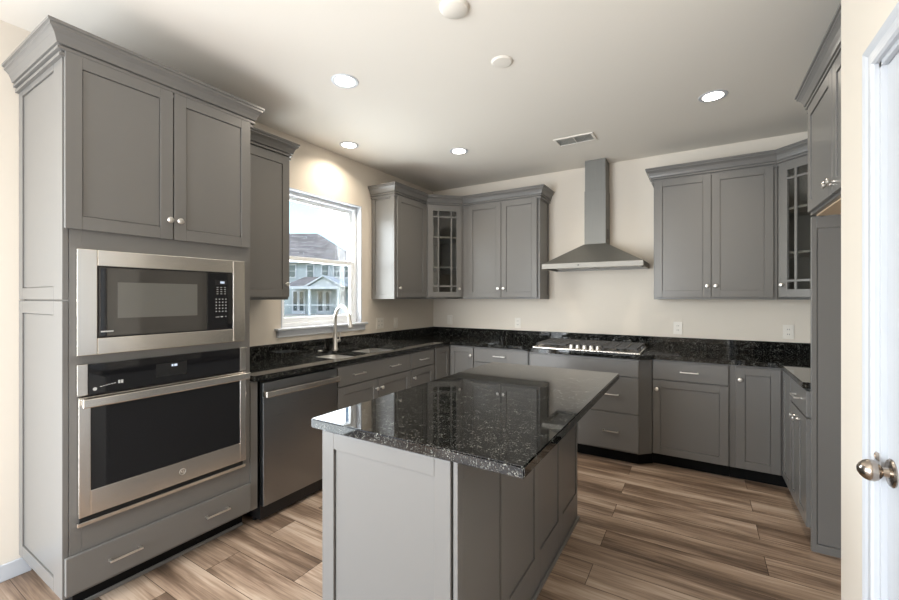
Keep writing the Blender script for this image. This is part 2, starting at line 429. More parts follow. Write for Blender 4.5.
def pull(parent, x, z, yf, L=.128):
    bm = bmesh.new()
    add_box(bm, x-L/2, x+L/2, yf-.030, yf-.022, z-.0045, z+.0045, bev=.002)
    for s in (-1, 1):
        add_box(bm, x+s*(L/2-.006)-.005, x+s*(L/2-.006)+.005, yf-.026, yf, z-.0045, z+.0045, bev=.0015)
    return obj('pull', bm, 'nickel', parent)
def door(root, x0, x1, z0, z1, kn=None, yf=-.02, rail=.057):
    bm = bmesh.new(); shaker(bm, x0, x1, z0, z1, yf, rail=rail); d = obj('door', bm, 'cab', root)
    if kn: knob(d, kn[0], kn[1], yf)
    return d
def drawer(root, x0, x1, z0, z1, pulls=(), yf=-.02, name='drawer', shape='flat'):
    bm = bmesh.new()
    add_box(bm, x0, x1, yf, yf+.019, z0, z1, bev=.0025)
    d = obj(name, bm, 'cab', root)
    for px in pulls: pull(d, px, (z0+z1)/2, yf)
    return d
TK = .105; BT = .881
def base(label, loc, rz, w, d=.60, group=None, toe=True, hollow=False):
    t = thing('base_cabinet', label, 'cabinet', loc, rz, group)
    bm = bmesh.new()
    if hollow:
        add_box(bm, .0005, w-.0005, 0, d, TK, .60, bev=.001)
        for a in ((.0005, .018, 0, d), (w-.018, w-.0005, 0, d), (.018, w-.018, 0, .019), (.018, w-.018, d-.01, d)): add_box(bm, *a, .60, BT)
    else: add_box(bm, .0005, w-.0005, 0, d, TK, BT, bev=.001)
    obj('body', bm, 'cab', t)
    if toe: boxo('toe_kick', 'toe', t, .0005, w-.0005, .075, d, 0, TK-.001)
    return t
R90 = PI/2

# crown profile (outward, z) -- sits at top of the boxes
def crown_prof(z0):
    q = [(0, -.030), (.013, -.030), (.013, -.016), (.005, -.014), (.005, -.007), (.020, -.005), (.020, .006), (.012, .008), (.012, .013), (.024, .015), (.028, .030), (.036, .050), (.046, .062), (.052, .066), (.052, .078), (.059, .080), (.059, .092), (0, .092)]
    return [(o, z0+z) for o, z in q]
CT = 2.438

# ---- tall oven cabinet --------------------------------------------------------------
TY0, TY1 = -3.745, -2.897
tw = TY1-TY0
FX = .605     # face frame plane on the left run
tall = thing('oven_cabinet', 'tall grey cabinet surrounding the microwave and wall oven, with crown moulding', 'cabinet', (FX, TY0, 0), R90)
def L(y): return y-TY0     # local x along the run
sp = .022
bm = bmesh.new()
add_box(bm, sp, sp+.018, .02, .60, .10, CT); add_box(bm, tw-.018, tw, .02, .60, .10, CT)
add_box(bm, sp, tw, .585, .60, .10, CT); add_box(bm, sp, tw, .02, .6, CT-.018, CT); add_box(bm, sp, tw, .02, .6, .10, .118)
add_box(bm, sp+.018, tw-.018, .02, .585, 1.105, 1.12); add_box(bm, sp+.018, tw-.018, .02, .585, 1.62, 1.635); add_box(bm, sp+.018, tw-.018, .02, .585, .34, .355)
obj('carcass', bm, 'cab', tall)
bm = bmesh.new()
z_ = [(.10, .118), (.277, .405), (1.088, 1.15), (1.585, 1.69), (2.43, CT)]
a0, a1 = sp, tw
add_box(bm, a0, L(-3.68), 0, .019, .10, CT, bev=.001); add_box(bm, L(-2.96), a1, 0, .019, .10, CT, bev=.001)
for p, q in z_: add_box(bm, L(-3.68), L(-2.96), 0, .019, p, q)
obj('face_frame', bm, 'cab', tall)
# decorated end panel facing the camera: two stacked shaker panels
bm = bmesh.new()
def side_panel(bm, x, v0, v1, z0, z1, rail, t=.02, rec=.006, out=-1, rb=None, rl=None):
    """panel in a plane of constant x; out = direction it faces"""
    xf = x; xb = x-out*t; b = .0015; rb = rb or rail; rl = rl or rail
    add_box(bm, xf, xb, v0, v0+rl, z0, z1, bev=b); add_box(bm, xf, xb, v1-rail, v1, z0, z1, bev=b)
    add_box(bm, xf, xb, v0+rl, v1-rail, z0, z0+rb, bev=b); add_box(bm, xf, xb, v0+rl, v1-rail, z1-rb, z1, bev=b)
    add_box(bm, xf-out*rec, xb, v0+rl+GR, v1-rail-GR, z0+rb+GR, z1-rb-GR)
    add_box(bm, xb+out*.004, xb, v0+rl-.002, v1-rail+.002, z0+rb-.002, z1-rb+.002)
side_panel(bm, 0, .0, .602, .10, 1.372, .054, rb=.06, rl=.105); obj('lower_end_panel', bm, 'cab', tall)
bm = bmesh.new(); side_panel(bm, 0, .0, .602, 1.379, CT, .054, rb=.055, rl=.105); obj('upper_end_panel', bm, 'cab', tall)
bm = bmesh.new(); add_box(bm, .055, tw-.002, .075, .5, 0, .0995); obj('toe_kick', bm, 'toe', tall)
bm = bmesh.new(); add_box(bm, .03, tw-.002, .066, .075, 0, .02, bev=.004); obj('shoe_strip', bm, 'cab', tall)
door(tall, L(-3.74), L(-3.325), 1.683, 2.437, (L(-3.345), 1.778)); door(tall, L(-3.319), L(-2.905), 1.683, 2.437, (L(-3.299), 1.778))
drawer(tall, L(-3.738), L(-2.903), .116, .277, (L(-3.53), L(-3.105)))
bm = bmesh.new(); sweep(bm, [(-.0, .604), (-.0, -.003), (tw+.0, -.003), (tw, .28)][::1], crown_prof(CT)); obj('crown_moulding', bm, 'cab', tall)

# ---- microwave -----------------------------------------------------------------------
def at_left(name, label, cat, y, z=0): return thing(name, label, cat, (FX, y, z), R90)
mw = at_left('microwave', 'built-in microwave with wide stainless trim frame above the wall oven', 'microwave', -3.702, 1.133)
mwid, mh = .762, .467
bm = bmesh.new(); b = .003
ix0, ix1, iz0, iz1 = .070, .690, .074, .395
add_box(bm, 0, ix0, -.022, -.001, 0, mh, bev=b); add_box(bm, ix1, mwid, -.022, -.001, 0, mh, bev=b)
add_box(bm, ix0, ix1, -.022, -.001, 0, iz0, bev=b); add_box(bm, ix0, ix1, -.022, -.001, iz1, mh, bev=b)
obj('trim_frame', bm, 'steel', mw)
bm = bmesh.new(); add_box(bm, .03, mwid-.03, .0, .42, .03, mh-.03); obj('body', bm, 'black', mw)
md = boxo('door', 'mwglass', mw, ix0+.005, .545, -.019, -.002, iz0+.005, iz1-.005, bev=.002)
boxo('window', 'mwwin', md, .145, .495, -.0198, -.0185, .160, .325, bev=.0002)
boxo('handle_edge', 'blackglass', md, ix0+.012, .105, -.021, -.0185, iz0+.008, iz1-.008, bev=.001)
pn = boxo('control_panel', 'blackglass', mw, .547, ix1-.005, -.019, -.002, iz0+.005, iz1-.005, bev=.002)
boxo('display', 'black', pn, .590, .655, -.0198, -.0188, .325, .352)
bm = bmesh.new()
for x in (.618, .626, .634): add_box(bm, x, x+.006, -.0203, -.0196, .333, .345)
obj('display_digits', bm, 'display', pn)
bm = bmesh.new()
for r in range(4):
    for c in range(3): add_box(bm, .597+c*.021, .607+c*.021, -.0198, -.0188, .310-r*.012, .3125-r*.012)
obj('icon_print', bm, 'ink', pn); bm = bmesh.new()
for r in range(5):
    for c in range(4): add_box(bm, .592+c*.018, .598+c*.018, -.0198, -.0188, .243-r*.017, .248-r*.017)
obj('keypad_print', bm, 'ink', pn); bm = bmesh.new()
add_box(bm, .592, .612, -.0198, -.0188, .145, .148); add_box(bm, .620, .632, -.0198, -.0188, .145, .150); add_box(bm, .645, .652, -.0198, -.0188, .146, .150)
obj('button_print', bm, 'ink', pn)
boxo('maker_mark', 'ink', md, .082, .128, -.0218, -.0208, iz0+.025, iz0+.031)

# ---- wall oven -----------------------------------------------------------------------
ov = at_left('wall_oven', 'stainless wall oven with black glass door and control strip, above the bottom drawer', 'oven', -3.702, .393)
ow, oh = .766, .703
boxo('body', 'black', ov, .03, ow-.03, .0, .50, .02, oh-.02)
for a in ((0, .036), (ow-.036, ow)): boxo('control_trim', 'steel', ov, a[0], a[1], -.024, -.001, .567, oh, bev=.002)
cp = boxo('control_panel', 'blackglass', ov, .037, ow-.037, -.024, -.001, .567, oh-.002, bev=.002)
boxo('display', 'black', cp, .30, .44, -.0248, -.0238, .60, .665)
bm = bmesh.new(); add_box(bm, .368, .376, -.0252, -.0246, .646, .657); add_box(bm, .380, .394, -.0252, -.0246, .646, .657); obj('display_digits', bm, 'display', cp)
bm = bmesh.new()
add_lathe(bm, [(0, 0), (0, .0075), (.0008, .0075), (.0008, 0)], (.060, -.0242, .590), (0, -1, 0), 16)
obj('button_dot', bm, 'ink', cp); bm = bmesh.new()
bm.free()
for a in (.145, .156): boxo('button_bar', 'ink', cp, a, a+.008, -.025, -.0238, .600, .615); bm = bmesh.new()
for k in range(6): add_box(bm, .078+k*.010, .086+k*.010, -.025, -.0238, .596+.0015*k, .5985+.0015*k)
obj('button_print', bm, 'ink', cp)
# door: steel frame around glass
bm = bmesh.new(); gz0, gz1 = .148, .510
add_box(bm, .004, .045, -.028, -.002, .040, .560, bev=.002); add_box(bm, ow-.037, ow-.002, -.028, -.002, .040, .560, bev=.002)
add_box(bm, .045, ow-.037, -.028, -.002, .040, gz0, bev=.002); add_box(bm, .045, ow-.037, -.028, -.002, gz1, .560, bev=.002)
od = obj('door', bm, 'steel', ov)
og = boxo('glass', 'blackglass', od, .044, ow-.036, -.0255, -.004, gz0-.002, gz1+.002)
bm = bmesh.new()
add_box(bm, .006, ow-.002, -.072, -.055, .520, .558, bev=.004); add_box(bm, .01, .03, -.06, -.02, .525, .553, bev=.003); add_box(bm, ow-.028, ow-.008, -.06, -.02, .525, .553, bev=.003)
obj('handle', bm, 'steel', od)
bm = bmesh.new()     # round engraved emblem
def torus(bm, c, R, r, n=28, k=6):
    vs = []
    for i in range(n):
        a = 2*PI*i/n; vs.append([bm.verts.new((c[0]+(R+r*math.cos(2*PI*j/k))*math.cos(a), c[1]+r*.6*math.sin(2*PI*j/k), c[2]+(R+r*math.cos(2*PI*j/k))*math.sin(a))) for j in range(k)])
    for i in range(n):
        for j in range(k): bm.faces.new((vs[i][j], vs[i][(j+1) % k], vs[(i+1) % n][(j+1) % k], vs[(i+1) % n][j]))
ex, ez = .418, .095
torus(bm, (ex, -.0285, ez), .0145, .0012)
pts = [(ex-.009+.0045*t+.003*math.sin(t*3.1), -.029, ez-.005+.005*(1+math.sin(t*2.3))) for t in [i*.2 for i in range(20)]]
add_tube(bm, pts, .0008, 6)
obj('emblem', bm, 'nickel', od)
boxo('vent_slot', 'gap', ov, .012, ow-.012, -.012, -.002, .018, .040)
boxo('bottom_trim', 'steel', ov, 0, ow, -.024, -.001, 0, .017, bev=.002)

# ---- left base run -------------------------------------------------------------------------
BX = .612    # base face-frame plane
boxf = thing('filler_panel', 'narrow grey filler strip between oven cabinet and dishwasher', 'panel', (BX, -2.8965, 0), R90)
boxo('board', 'cab', boxf, .001, .045, 0, .55, TK, BT)
dwr = thing('dishwasher', 'stainless dishwasher with pocket bar handle under the counter beside the oven cabinet', 'dishwasher', (BX, -2.835, 0), R90)
boxo('body', 'black', dwr, .004, .604, .002, .57, .02, .872)
boxo('door', 'steel_dark', dwr, .008, .604, -.022, 0, .104, .862, bev=.003)
bm = bmesh.new()
add_box(bm, .008, .604, -.062, -.050, .776, .812, bev=.004); add_box(bm, .008, .028, -.054, -.018, .776, .812, bev=.003); add_box(bm, .584, .604, -.054, -.018, .776, .812, bev=.003)
obj('handle', bm, 'steel', dwr)
boxo('toe_panel', 'black', dwr, .004, .604, .06, .08, .0, .02)

t = base('grey sink base cabinet with two doors and a two-pull front below the window', (BX, -2.220, 0), R90, .90, hollow=True)
drawer(t, .006, .896, .722, .868, (.215, .655), name='false_front')
door(t, .006, .448, .112, .712, (.418, .636)); door(t, .454, .896, .112, .712, (.484, .636))
t = base('narrow grey base cabinet with drawer over door, right of the sink cabinet', (BX, -1.319, 0), R90, .392)
drawer(t, .006, .386, .722, .868, (.196,)); door(t, .006, .386, .112, .712, (.04, .636))
# left corner cabinet (L-shaped plan)
lc = thing('corner_base_cabinet', 'L-shaped grey corner base cabinet at the left end of the back wall', 'cabinet', (0, 0, 0))
bm = bmesh.new(); add_prism(bm, [(.01, -.925), (BX, -.925), (BX, -BX), (.922, -BX), (.922, -.01), (.01, -.01)], TK, BT); obj('body', bm, 'cab', lc)
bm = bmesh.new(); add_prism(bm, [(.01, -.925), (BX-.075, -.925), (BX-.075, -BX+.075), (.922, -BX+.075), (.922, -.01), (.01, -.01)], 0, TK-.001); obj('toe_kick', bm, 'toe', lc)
bm = bmesh.new()
side_panel(bm, BX+.02, -.902, -.640, .112, .868, .05, t=.019, out=1); obj('door', bm, 'cab', lc)
bm = bmesh.new(); shaker(bm, .642, .914, .112, .868, -BX-.02, rail=.05); d = obj('door', bm, 'cab', lc); knob(d, .890, .785, -BX-.02)
t = base('grey drawer base cabinet on the back wall left of the cooktop', (.923, -BX, 0), 0, .60)
drawer(t, .006, .588, .730, .868, (.292,)); door(t, .006, .294, .112, .720, (.27, .64)); door(t, .300, .588, .112, .720, (.325, .64))
# cooktop base, bumped forward with 45-degree returns
CY = -.715
ck = thing('cooktop_base_cabinet', 'bumped-out grey drawer cabinet under the gas cooktop with angled side returns', 'cabinet', (0, 0, 0))
bm = bmesh.new(); add_prism(bm, [(1.526, -.01), (1.526, -.62), (1.566, CY), (2.494, CY), (2.580, -.630), (2.580, -.01)], TK, BT); obj('body', bm, 'cab', ck)
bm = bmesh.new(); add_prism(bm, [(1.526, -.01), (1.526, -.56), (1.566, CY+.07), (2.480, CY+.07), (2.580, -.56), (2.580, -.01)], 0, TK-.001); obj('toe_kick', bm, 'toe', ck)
drawer(ck, 1.570, 2.492, .735, .868, (), yf=CY-.02, name='false_front')
drawer(ck, 1.570, 2.492, .430, .727, (1.79, 2.28), yf=CY-.02); drawer(ck, 1.570, 2.492, .118, .422, (1.79, 2.28), yf=CY-.02)
t = base('grey base cabinet right of the cooktop with one drawer over one wide door', (2.581, -BX, 0), 0, .53)
drawer(t, .006, .520, .722, .868, (.263,)); door(t, .006, .520, .112, .712, (.035, .642))
# right corner cabinet
RF = W-BX-.02+.002     # face-frame plane of the right run -> about 3.42 door face
RF = 3.440
rc = thing('corner_base_cabinet', 'L-shaped grey corner base cabinet at the right end of the back wall', 'cabinet', (0, 0, 0))
bm = bmesh.new(); add_prism(bm, [(3.112, -.01), (3.112, -BX), (RF, -BX), (RF, -.938), (W-.01, -.938), (W-.01, -.01)], TK, BT); obj('body', bm, 'cab', rc)
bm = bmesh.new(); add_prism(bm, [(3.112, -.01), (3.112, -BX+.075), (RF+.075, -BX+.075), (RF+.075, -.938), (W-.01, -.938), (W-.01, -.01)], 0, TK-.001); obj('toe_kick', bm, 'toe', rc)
bm = bmesh.new(); shaker(bm, 3.146, RF-.028, .112, .868, -BX-.02); d = obj('door', bm, 'cab', rc); knob(d, 3.172, .775, -BX-.02)
bm = bmesh.new(); side_panel(bm, RF-.02, -.930, -.645, .112, .868, .05, t=.019, out=-1); obj('door', bm, 'cab', rc)
t = base('short grey base cabinet on the right wall beside the refrigerator panel', (RF, -.94, 0), -R90, .462)
drawer(t, .006, .456, .722, .868, (.232,)); door(t, .006, .200, .112, .712, (.140, .655)); door(t, .206, .456, .112, .712, (.222, .655))

# ---- countertops ------------------------------------------------------------------------------
def rrect(x0, x1, y0, y1, r, n=6, big=None):
    out = []
    for cx, cy, a in ((x1-r, y1-r, 0), (x0+r, y1-r, 90), (x0+r, y0+r, 180), (x1-r, y0+r, 270)):
        for k in range(n+1):
            t = math.radians(a+90*k/n); out.append((cx+r*math.cos(t), cy+r*math.sin(t)))
    return out
CD = .645; ZT = .916; ZB = .882
SX0, SX1 = .125, .55; SA = (-2.15, -1.80); SB = (-1.755, -1.27)
ctop = thing('countertop', 'black speckled granite countertop wrapping the left, back and right walls', 'countertop', (0, 0, 0))
bm = bmesh.new()
poly_slab(bm, [(.002, -2.894), (CD, -2.894), (CD, -CD), (1.46, -CD), (1.555, -.745), (2.505, -.745), (2.605, -CD), (3.400, -CD), (3.400, -1.402), (W-.002, -1.402), (W-.002, -.002), (.002, -.002)],
          [rrect(SX0, SX1, SA[0], SA[1], .07), rrect(SX0, SX1, SB[0], SB[1], .09)], ZB, ZT)
es = [e for e in bm.edges if abs(e.verts[0].co.z-e.verts[1].co.z) < 1e-6 and len(e.link_faces) == 2 and abs(e.link_faces[0].normal.dot(e.link_faces[1].normal)) < .3]
bmesh.ops.bevel(bm, geom=es, offset=.005, segments=2, affect='EDGES')
obj('slab', bm, 'granite', ctop)
bz0, bz1 = ZT-.0, 1.016
boxo('backsplash', 'granite', ctop, .002, .021, -2.894, -.021, bz0, bz1, bev=.002)
boxo('backsplash', 'granite', ctop, .002, W-.002, -.0205, -.002, bz0, bz1, bev=.002)
boxo('backsplash', 'granite', ctop, W-.021, W-.002, -1.402, -.021, bz0, bz1, bev=.002)

# ---- sink ---------------------------------------------------------------------------------------
sk = thing('sink', 'undermount stainless double-bowl sink in the counter below the window', 'sink', ((SX0+SX1)/2, -1.72, ZB))
def bowl(y0, y1, r):
    bm = bmesh.new(); loops = []
    cx, cy = (SX0+SX1)/2, -1.72
    for off, z in ((.018, -.001), (-.002, -.001), (-.006, -.02), (-.012, -.19), (-.035, -.205)):
        rr = max(.02, r+off); lp = rrect(SX0-off, SX1+off, y0-off, y1+off, rr)
        loops.append([bm.verts.new((x-cx, y-cy, z)) for x, y in lp])
    for a, b in zip(loops, loops[1:]):
        n = len(a)
        for k in range(n): bm.faces.new((a[k], a[(k+1) % n], b[(k+1) % n], b[k]))
    bm.faces.new(loops[-1])
    o = obj('bowl', bm, 'steel_bowl', sk, smooth='keep')
    for p in o.data.polygons: p.use_smooth = True
    o.data.set_sharp_from_angle(angle=math.radians(40))
    bm = bmesh.new(); add_lathe(bm, [(0, 0), (0, .04), (.004, .042), (.005, .034), (.002, .02), (.002, 0)], (0, (y0+y1)/2-cy, -.2045), (0, 0, 1), 20); obj('drain', bm, 'steel', o, smooth=True)
bowl(SA[0], SA[1], .07); bowl(SB[0], SB[1], .09)

# ---- faucet -----------------------------------------------------------------------------------------
fa = thing('faucet', 'brushed nickel gooseneck pull-down faucet standing behind the sink', 'faucet', (.075, -1.728, ZT))
bm = bmesh.new(); add_lathe(bm, [(0, 0), (0, .028), (.006, .028), (.012, .0235), (.10, .021), (.135, .018), (.14, 0)], (0, 0, 0), (0, 0, 1), 22); obj('base', bm, 'nickel', fa, smooth=True)
# spout arc swings toward the right bowl
d = Vector((1, -.3, 0)).normalized(); R = .135
pts = [Vector((0, 0, .13)), Vector((0, 0, .20)), Vector((0, 0, .258))]
for k in range(1, 14):
    a = PI*k/13*.92; pts.append(Vector((0, 0, .258))+d*R*(1-math.cos(a))+Vector((0, 0, R*math.sin(a))))
bm = bmesh.new(); add_tube(bm, pts, .0155, 14); obj('spout', bm, 'nickel', fa, smooth=True)
e = pts[-1]; dd = (pts[-1]-pts[-2]).normalized()
bm = bmesh.new(); add_lathe(bm, [(0, 0), (0, .014), (.02, .015), (.05, .018), (.085, .020), (.09, .018), (.09, 0)], e-dd*.002, dd, 18); obj('spray_head', bm, 'nickel', fa, smooth=True)
bm = bmesh.new()
add_lathe(bm, [(0, 0), (0, .0145), (.036, .0145), (.04, .012), (.04, 0)], (0, .016, .075), (0.1, 1, 0), 16)
add_tube(bm, [(.003, .05, .080), (.003, .053, .115), (.003, .058, .155)], [.007, .006, .005], 10)
obj('lever', bm, 'nickel', fa, smooth=True)
bm = bmesh.new(); add_lathe(bm, [(0, 0), (0, .02), (.004, .021), (.010, .017), (.011, 0)], (0, 0, 0), (0, 0, 1), 18)
o = obj('sink_hole_cap', bm, 'nickel', None, smooth=True); o.location = (.075, -1.90, ZT); tag(o, 'small round metal cap on the black counter left of the faucet', 'cap')

# ---- cooktop ----------------------------------------------------------------------------------------
ct = thing('cooktop', 'stainless gas cooktop with black grates and a centre row of knobs', 'cooktop', (2.045, -.40, ZT))
boxo('base_plate', 'steel', ct, -.457, .457, -.315, .235, .0, .016, bev=.005)
bm = bmesh.new()
for gx0, gx1 in ((-.435, -.15), (-.145, .145), (.15, .435)):
    y0, y1 = (-.20 if gx0 > -.4 and gx1 < .4 else -.27), .205
    z0, z1 = .036, .050; tt = .013
    for (p, q, r, s) in ((gx0, gx1, y0, y0+tt), (gx0, gx1, y1-tt, y1), (gx0, gx0+tt, y0, y1), (gx1-tt, gx1, y0, y1)):
        add_box(bm, p, q, r, s, z0, z1, bev=.002)
    for f in (.2, .35, .5, .65, .8):
        yy = y0+(y1-y0)*f; add_box(bm, gx0, gx1, yy-.005, yy+.005, z0+.001, z1, bev=.002)
    for f in (.33, .66):
        xx = gx0+(gx1-gx0)*f; add_box(bm, xx-.005, xx+.005, y0, y1, z0+.001, z1, bev=.002)
    for px in (gx0+.006, gx1-.006):
        for py in (y0+.006, (y0+y1)/2, y1-.006): add_box(bm, px-.006, px+.006, py-.006, py+.006, .015, z0+.002)
    g = obj('grate', bm, 'iron', ct); bm = bmesh.new()
bm.free()
for bx, by, r in ((-.29, -.13, .035), (-.29, .09, .045), (0, .02, .055), (.29, -.13, .045), (.29, .09, .035)):
    bm = bmesh.new(); add_lathe(bm, [(0, 0), (0, r), (.008, r), (.010, r*.8), (.018, r*.78), (.020, r*.6), (.020, 0)], (bx, by, .015), (0, 0, 1), 20); obj('burner', bm, 'black', ct, smooth=True)
for kx in (-.115, -.058, .0, .058, .115):
    bm = bmesh.new(); add_lathe(bm, [(0, 0), (0, .021), (.004, .022), (.006, .018), (.030, .016), (.032, .013), (.032, 0)], (kx, -.262, .0155), (0, 0, 1), 18)
    obj('control_knob', bm, 'nickel', ct, smooth=True)

# ---- upper cabinets -----------------------------------------------------------------------------------
UZ = 1.372; UD = .305
def upper(label, loc, rz, w, d=UD, z0=UZ, hollow=False, name='wall_cabinet', group=None):
    t = thing(name, label, 'cabinet', loc, rz, group)
    bm = bmesh.new(); add_box(bm, .0005, w-.0005, 0, d-.003, z0, CT, bev=.001); obj('body', bm, 'cab', t)
    return t
DT = 2.418; DB = UZ+.018
t = upper('single-door grey wall cabinet right of the oven cabinet, left of the window', (UD, -2.894, 0), R90, .494)
door(t, .008, .489, DB, DT, (.460, DB+.095))
bm = bmesh.new(); sweep(bm, [(0, -.0), (.494, -.0), (.494, UD-.003)], crown_prof(CT)); obj('crown_moulding', bm, 'cab', t)
# left of corner
YL = -1.143
t = upper('single-door grey wall cabinet right of the window beside the corner', (UD, YL, 0), R90, .530)
bm = bmesh.new(); side_panel(bm, -.0195, .0, UD-.003, UZ+.0, CT, .045, t=.019); obj('end_panel', bm, 'cab', t)
door(t, .012, .510, DB, DT, (.035, DB+.095))
# corner glass cabinets
def diag(label, sx, wall_x, loc_leaf):
    """sx=+1: corner at x=0 (left); sx=-1: corner at x=W"""
    t = thing('corner_glass_cabinet', label, 'cabinet', (0, 0, 0))
    X = lambda x: wall_x+sx*x
    def P(pts):
        q = [(X(x), y) for x, y in pts]
        return q if sx > 0 else q[::-1]
    e = .003
    foot = [(e, -.612), (UD, -.612), (.612, -UD), (.612, -e), (e, -e)]
    bm = bmesh.new()
    for z0, z1 in ((UZ, UZ+.018), (CT-.03, CT)): add_prism(bm, P(foot), z0, z1)
    add_prism(bm, P([(e, -.612), (UD, -.612), (UD, -.594), (e, -.594)]), UZ+.018, CT-.03)
    add_prism(bm, P([(.594, -UD), (.612, -UD), (.612, -e), (.594, -e)]), UZ+.018, CT-.03)
    obj('body', bm, 'cab', t)
    bm = bmesh.new()
    add_prism(bm, P([(e, -.594), (e+.008, -.594), (e+.008, -e), (e, -e)]), UZ+.018, CT-.03)
    add_prism(bm, P([(e+.008, -.011), (.594, -.011), (.594, -e), (e+.008, -e)]), UZ+.018, CT-.03)
    obj('back_panel', bm, 'cab_in', t)
    sh = [(e+.01, -.592), (UD-.01, -.592), (.592, -UD+.01), (.592, -.012), (e+.01, -.012)]
    for z in (1.72, 2.06):
        bm = bmesh.new(); add_prism(bm, P(sh), z, z+.018); obj('shelf', bm, 'cab_in', t)
    # door, built in a local frame with its front along -y, then placed on the diagonal
    wd = .434
    ang = PI/4*sx
    M4 = Matrix.Translation((X(UD), -.612, 0) if sx > 0 else (X(.612), -UD, 0)) @ Matrix.Rotation(ang, 4, 'Z')
    rail = .06
    x0, x1 = .022, wd-.022
    bm = bmesh.new()    # face frame
    for a in ((0, .03, 0, .018, UZ, CT), (wd-.03, wd, 0, .018, UZ, CT), (.03, wd-.03, 0, .018, UZ, UZ+.03), (.03, wd-.03, 0, .018, CT-.04, CT)): add_box(bm, *a)
    bm.transform(M4); obj('face_frame', bm, 'cab', t)
    bm = bmesh.new(); yf = -.02; tt = .019; b = .0015
    for a in ((x0, x0+rail, DB, DT), (x1-rail, x1, DB, DT), (x0+rail, x1-rail, DB, DB+rail), (x0+rail, x1-rail, DT-rail, DT)):
        add_box(bm, a[0], a[1], yf, yf+tt, a[2], a[3], bev=b)
    gx0, gx1, gz0, gz1 = x0+rail, x1-rail, DB+rail, DT-rail
    mu = .016
    for xx in (gx0+.06, gx1-.06): add_box(bm, xx-mu/2, xx+mu/2, yf+.002, yf+.012, gz0, gz1)
    for zz in (gz0+.065, gz1-.065): add_box(bm, gx0, gx1, yf+.002, yf+.0115, zz-mu/2, zz+mu/2)
    bm.transform(M4); dd = obj('door', bm, 'cab', t)
    bm = bmesh.new(); add_box(bm, gx0-.004, gx1+.004, yf+.0125, yf+.0155, gz0-.004, gz1+.004); bm.transform(M4); obj('pane', bm, 'cabglass', dd)
    k = knob(dd, loc_leaf(x0, x1), DB+.095, yf); k.data.transform(M4)
    return t
diag('grey glass-door corner wall cabinet left of the range hood', 1, 0, lambda a, b: b-.03)
t = upper('double-door grey wall cabinet between the left glass corner cabinet and range hood', (.613, -UD, 0), 0, .886)
door(t, .075, .475, DB, DT, (.448, DB+.095)); door(t, .481, .878, DB, DT, (.512, DB+.095))
bm = bmesh.new(); side_panel(bm, .886+.0195, .0, UD-.003, UZ, CT, .045, t=.019, out=1); obj('end_panel', bm, 'cab', t)
bm = bmesh.new(); sweep(bm, [(.004, YL-.02), (UD+.0, YL-.02), (UD+.0, -.612), (.612, -UD-.0), (1.519, -UD-.0), (1.519, -.004)], crown_prof(CT))
tag(obj('crown_moulding', bm, 'cab'), 'grey crown moulding running over the corner cabinets between window and hood', 'moulding')
# right side
t = upper('double-door grey wall cabinet right of the range hood', (2.566, -UD, 0), 0, .869)
door(t, .012, .430, DB, DT, (.403, DB+.095)); door(t, .436, .842, DB, DT, (.463, DB+.095))
diag('grey glass-door corner wall cabinet at the right end of the back wall', -1, W, lambda a, b: a+.03)
bm = bmesh.new(); sweep(bm, [(2.562, -.004), (2.562, -UD), (W-.612, -UD), (W-UD, -.612), (W-UD, -.66)], crown_prof(CT))
tag(obj('crown_moulding', bm, 'cab'), 'grey crown moulding over the wall cabinets right of the hood', 'moulding')

# ---- refrigerator alcove --------------------------------------------------------------------------------
fp = thing('refrigerator_panel', 'tall grey end panel standing beside the empty refrigerator space', 'panel', (3.436, -1.404, 0), -R90)
bm = bmesh.new(); add_box(bm, 0, .014, .0, .61, .0, 1.828, bev=.001); add_box(bm, .0135, .019, .026, .561, .049, 1.761); obj('panel_board', bm, 'cab', fp)
bm = bmesh.new()
for a in ((.0145, .025, 0, .022, 0, 1.828), (.0145, .025, .565, .61, 0, 1.828), (.0145, .025, .022, .565, 0, .045), (.0145, .025, .022, .565, 1.765, 1.828)): add_box(bm, *a, bev=.001)
obj('panel_frame', bm, 'cab', fp)
fc = thing('wall_cabinet', 'deep double-door grey cabinet mounted high above the refrigerator space', 'cabinet', (3.436, -1.404, 0), -R90)
fw = 1.0
boxo('body', 'cab', fc, .001, fw, 0, .61, 1.838, CT)
boxo('underside', 'cab_wood', fc, .03, fw-.02, .02, .60, 1.830, 1.8375)
door(fc, .045, .520, 1.85, DT, (.490, 1.898)); door(fc, .526, .985, 1.85, DT, (.556, 1.898))
bm = bmesh.new(); sweep(bm, [(0, .3), (0, -.0), (fw, -.0)], crown_prof(CT)); obj('crown_moulding', bm, 'cab', fc)

# ---- range hood ----------------------------------------------------------------------------------------------
hd = thing('range_hood', 'stainless pyramid chimney range hood mounted on the wall above the cooktop', 'hood', (2.052, -.002, 1.66))
bm = bmesh.new()
def frustum(bm, b, t):
    (x0, x1, y0, y1, z), (a0, a1, c0, c1, z2) = b, t
    v = [bm.verts.new(p) for p in ((x0, y0, z), (x1, y0, z), (x1, y1, z), (x0, y1, z), (a0, c0, z2), (a1, c0, z2), (a1, c1, z2), (a0, c1, z2))]
    for f in ((3, 2, 1, 0), (4, 5, 6, 7), (0, 1, 5, 4), (1, 2, 6, 5), (2, 3, 7, 6), (3, 0, 4, 7)): bm.faces.new([v[i] for i in f])
frustum(bm, (-.446, .446, -.492, 0, .052), (-.117, .095, -.212, 0, .253))
obj('canopy', bm, 'steel_hood', hd)
bm = bmesh.new()
for a in ((-.45, .45, -.497, -.485, .004, .052), (-.45, -.438, -.485, 0, .004, .052), (.438, .45, -.485, 0, .004, .052), (-.438, .438, -.012, 0, .004, .052), (-.438, .438, -.485, -.012, .03, .052)): add_box(bm, *a, bev=.001)
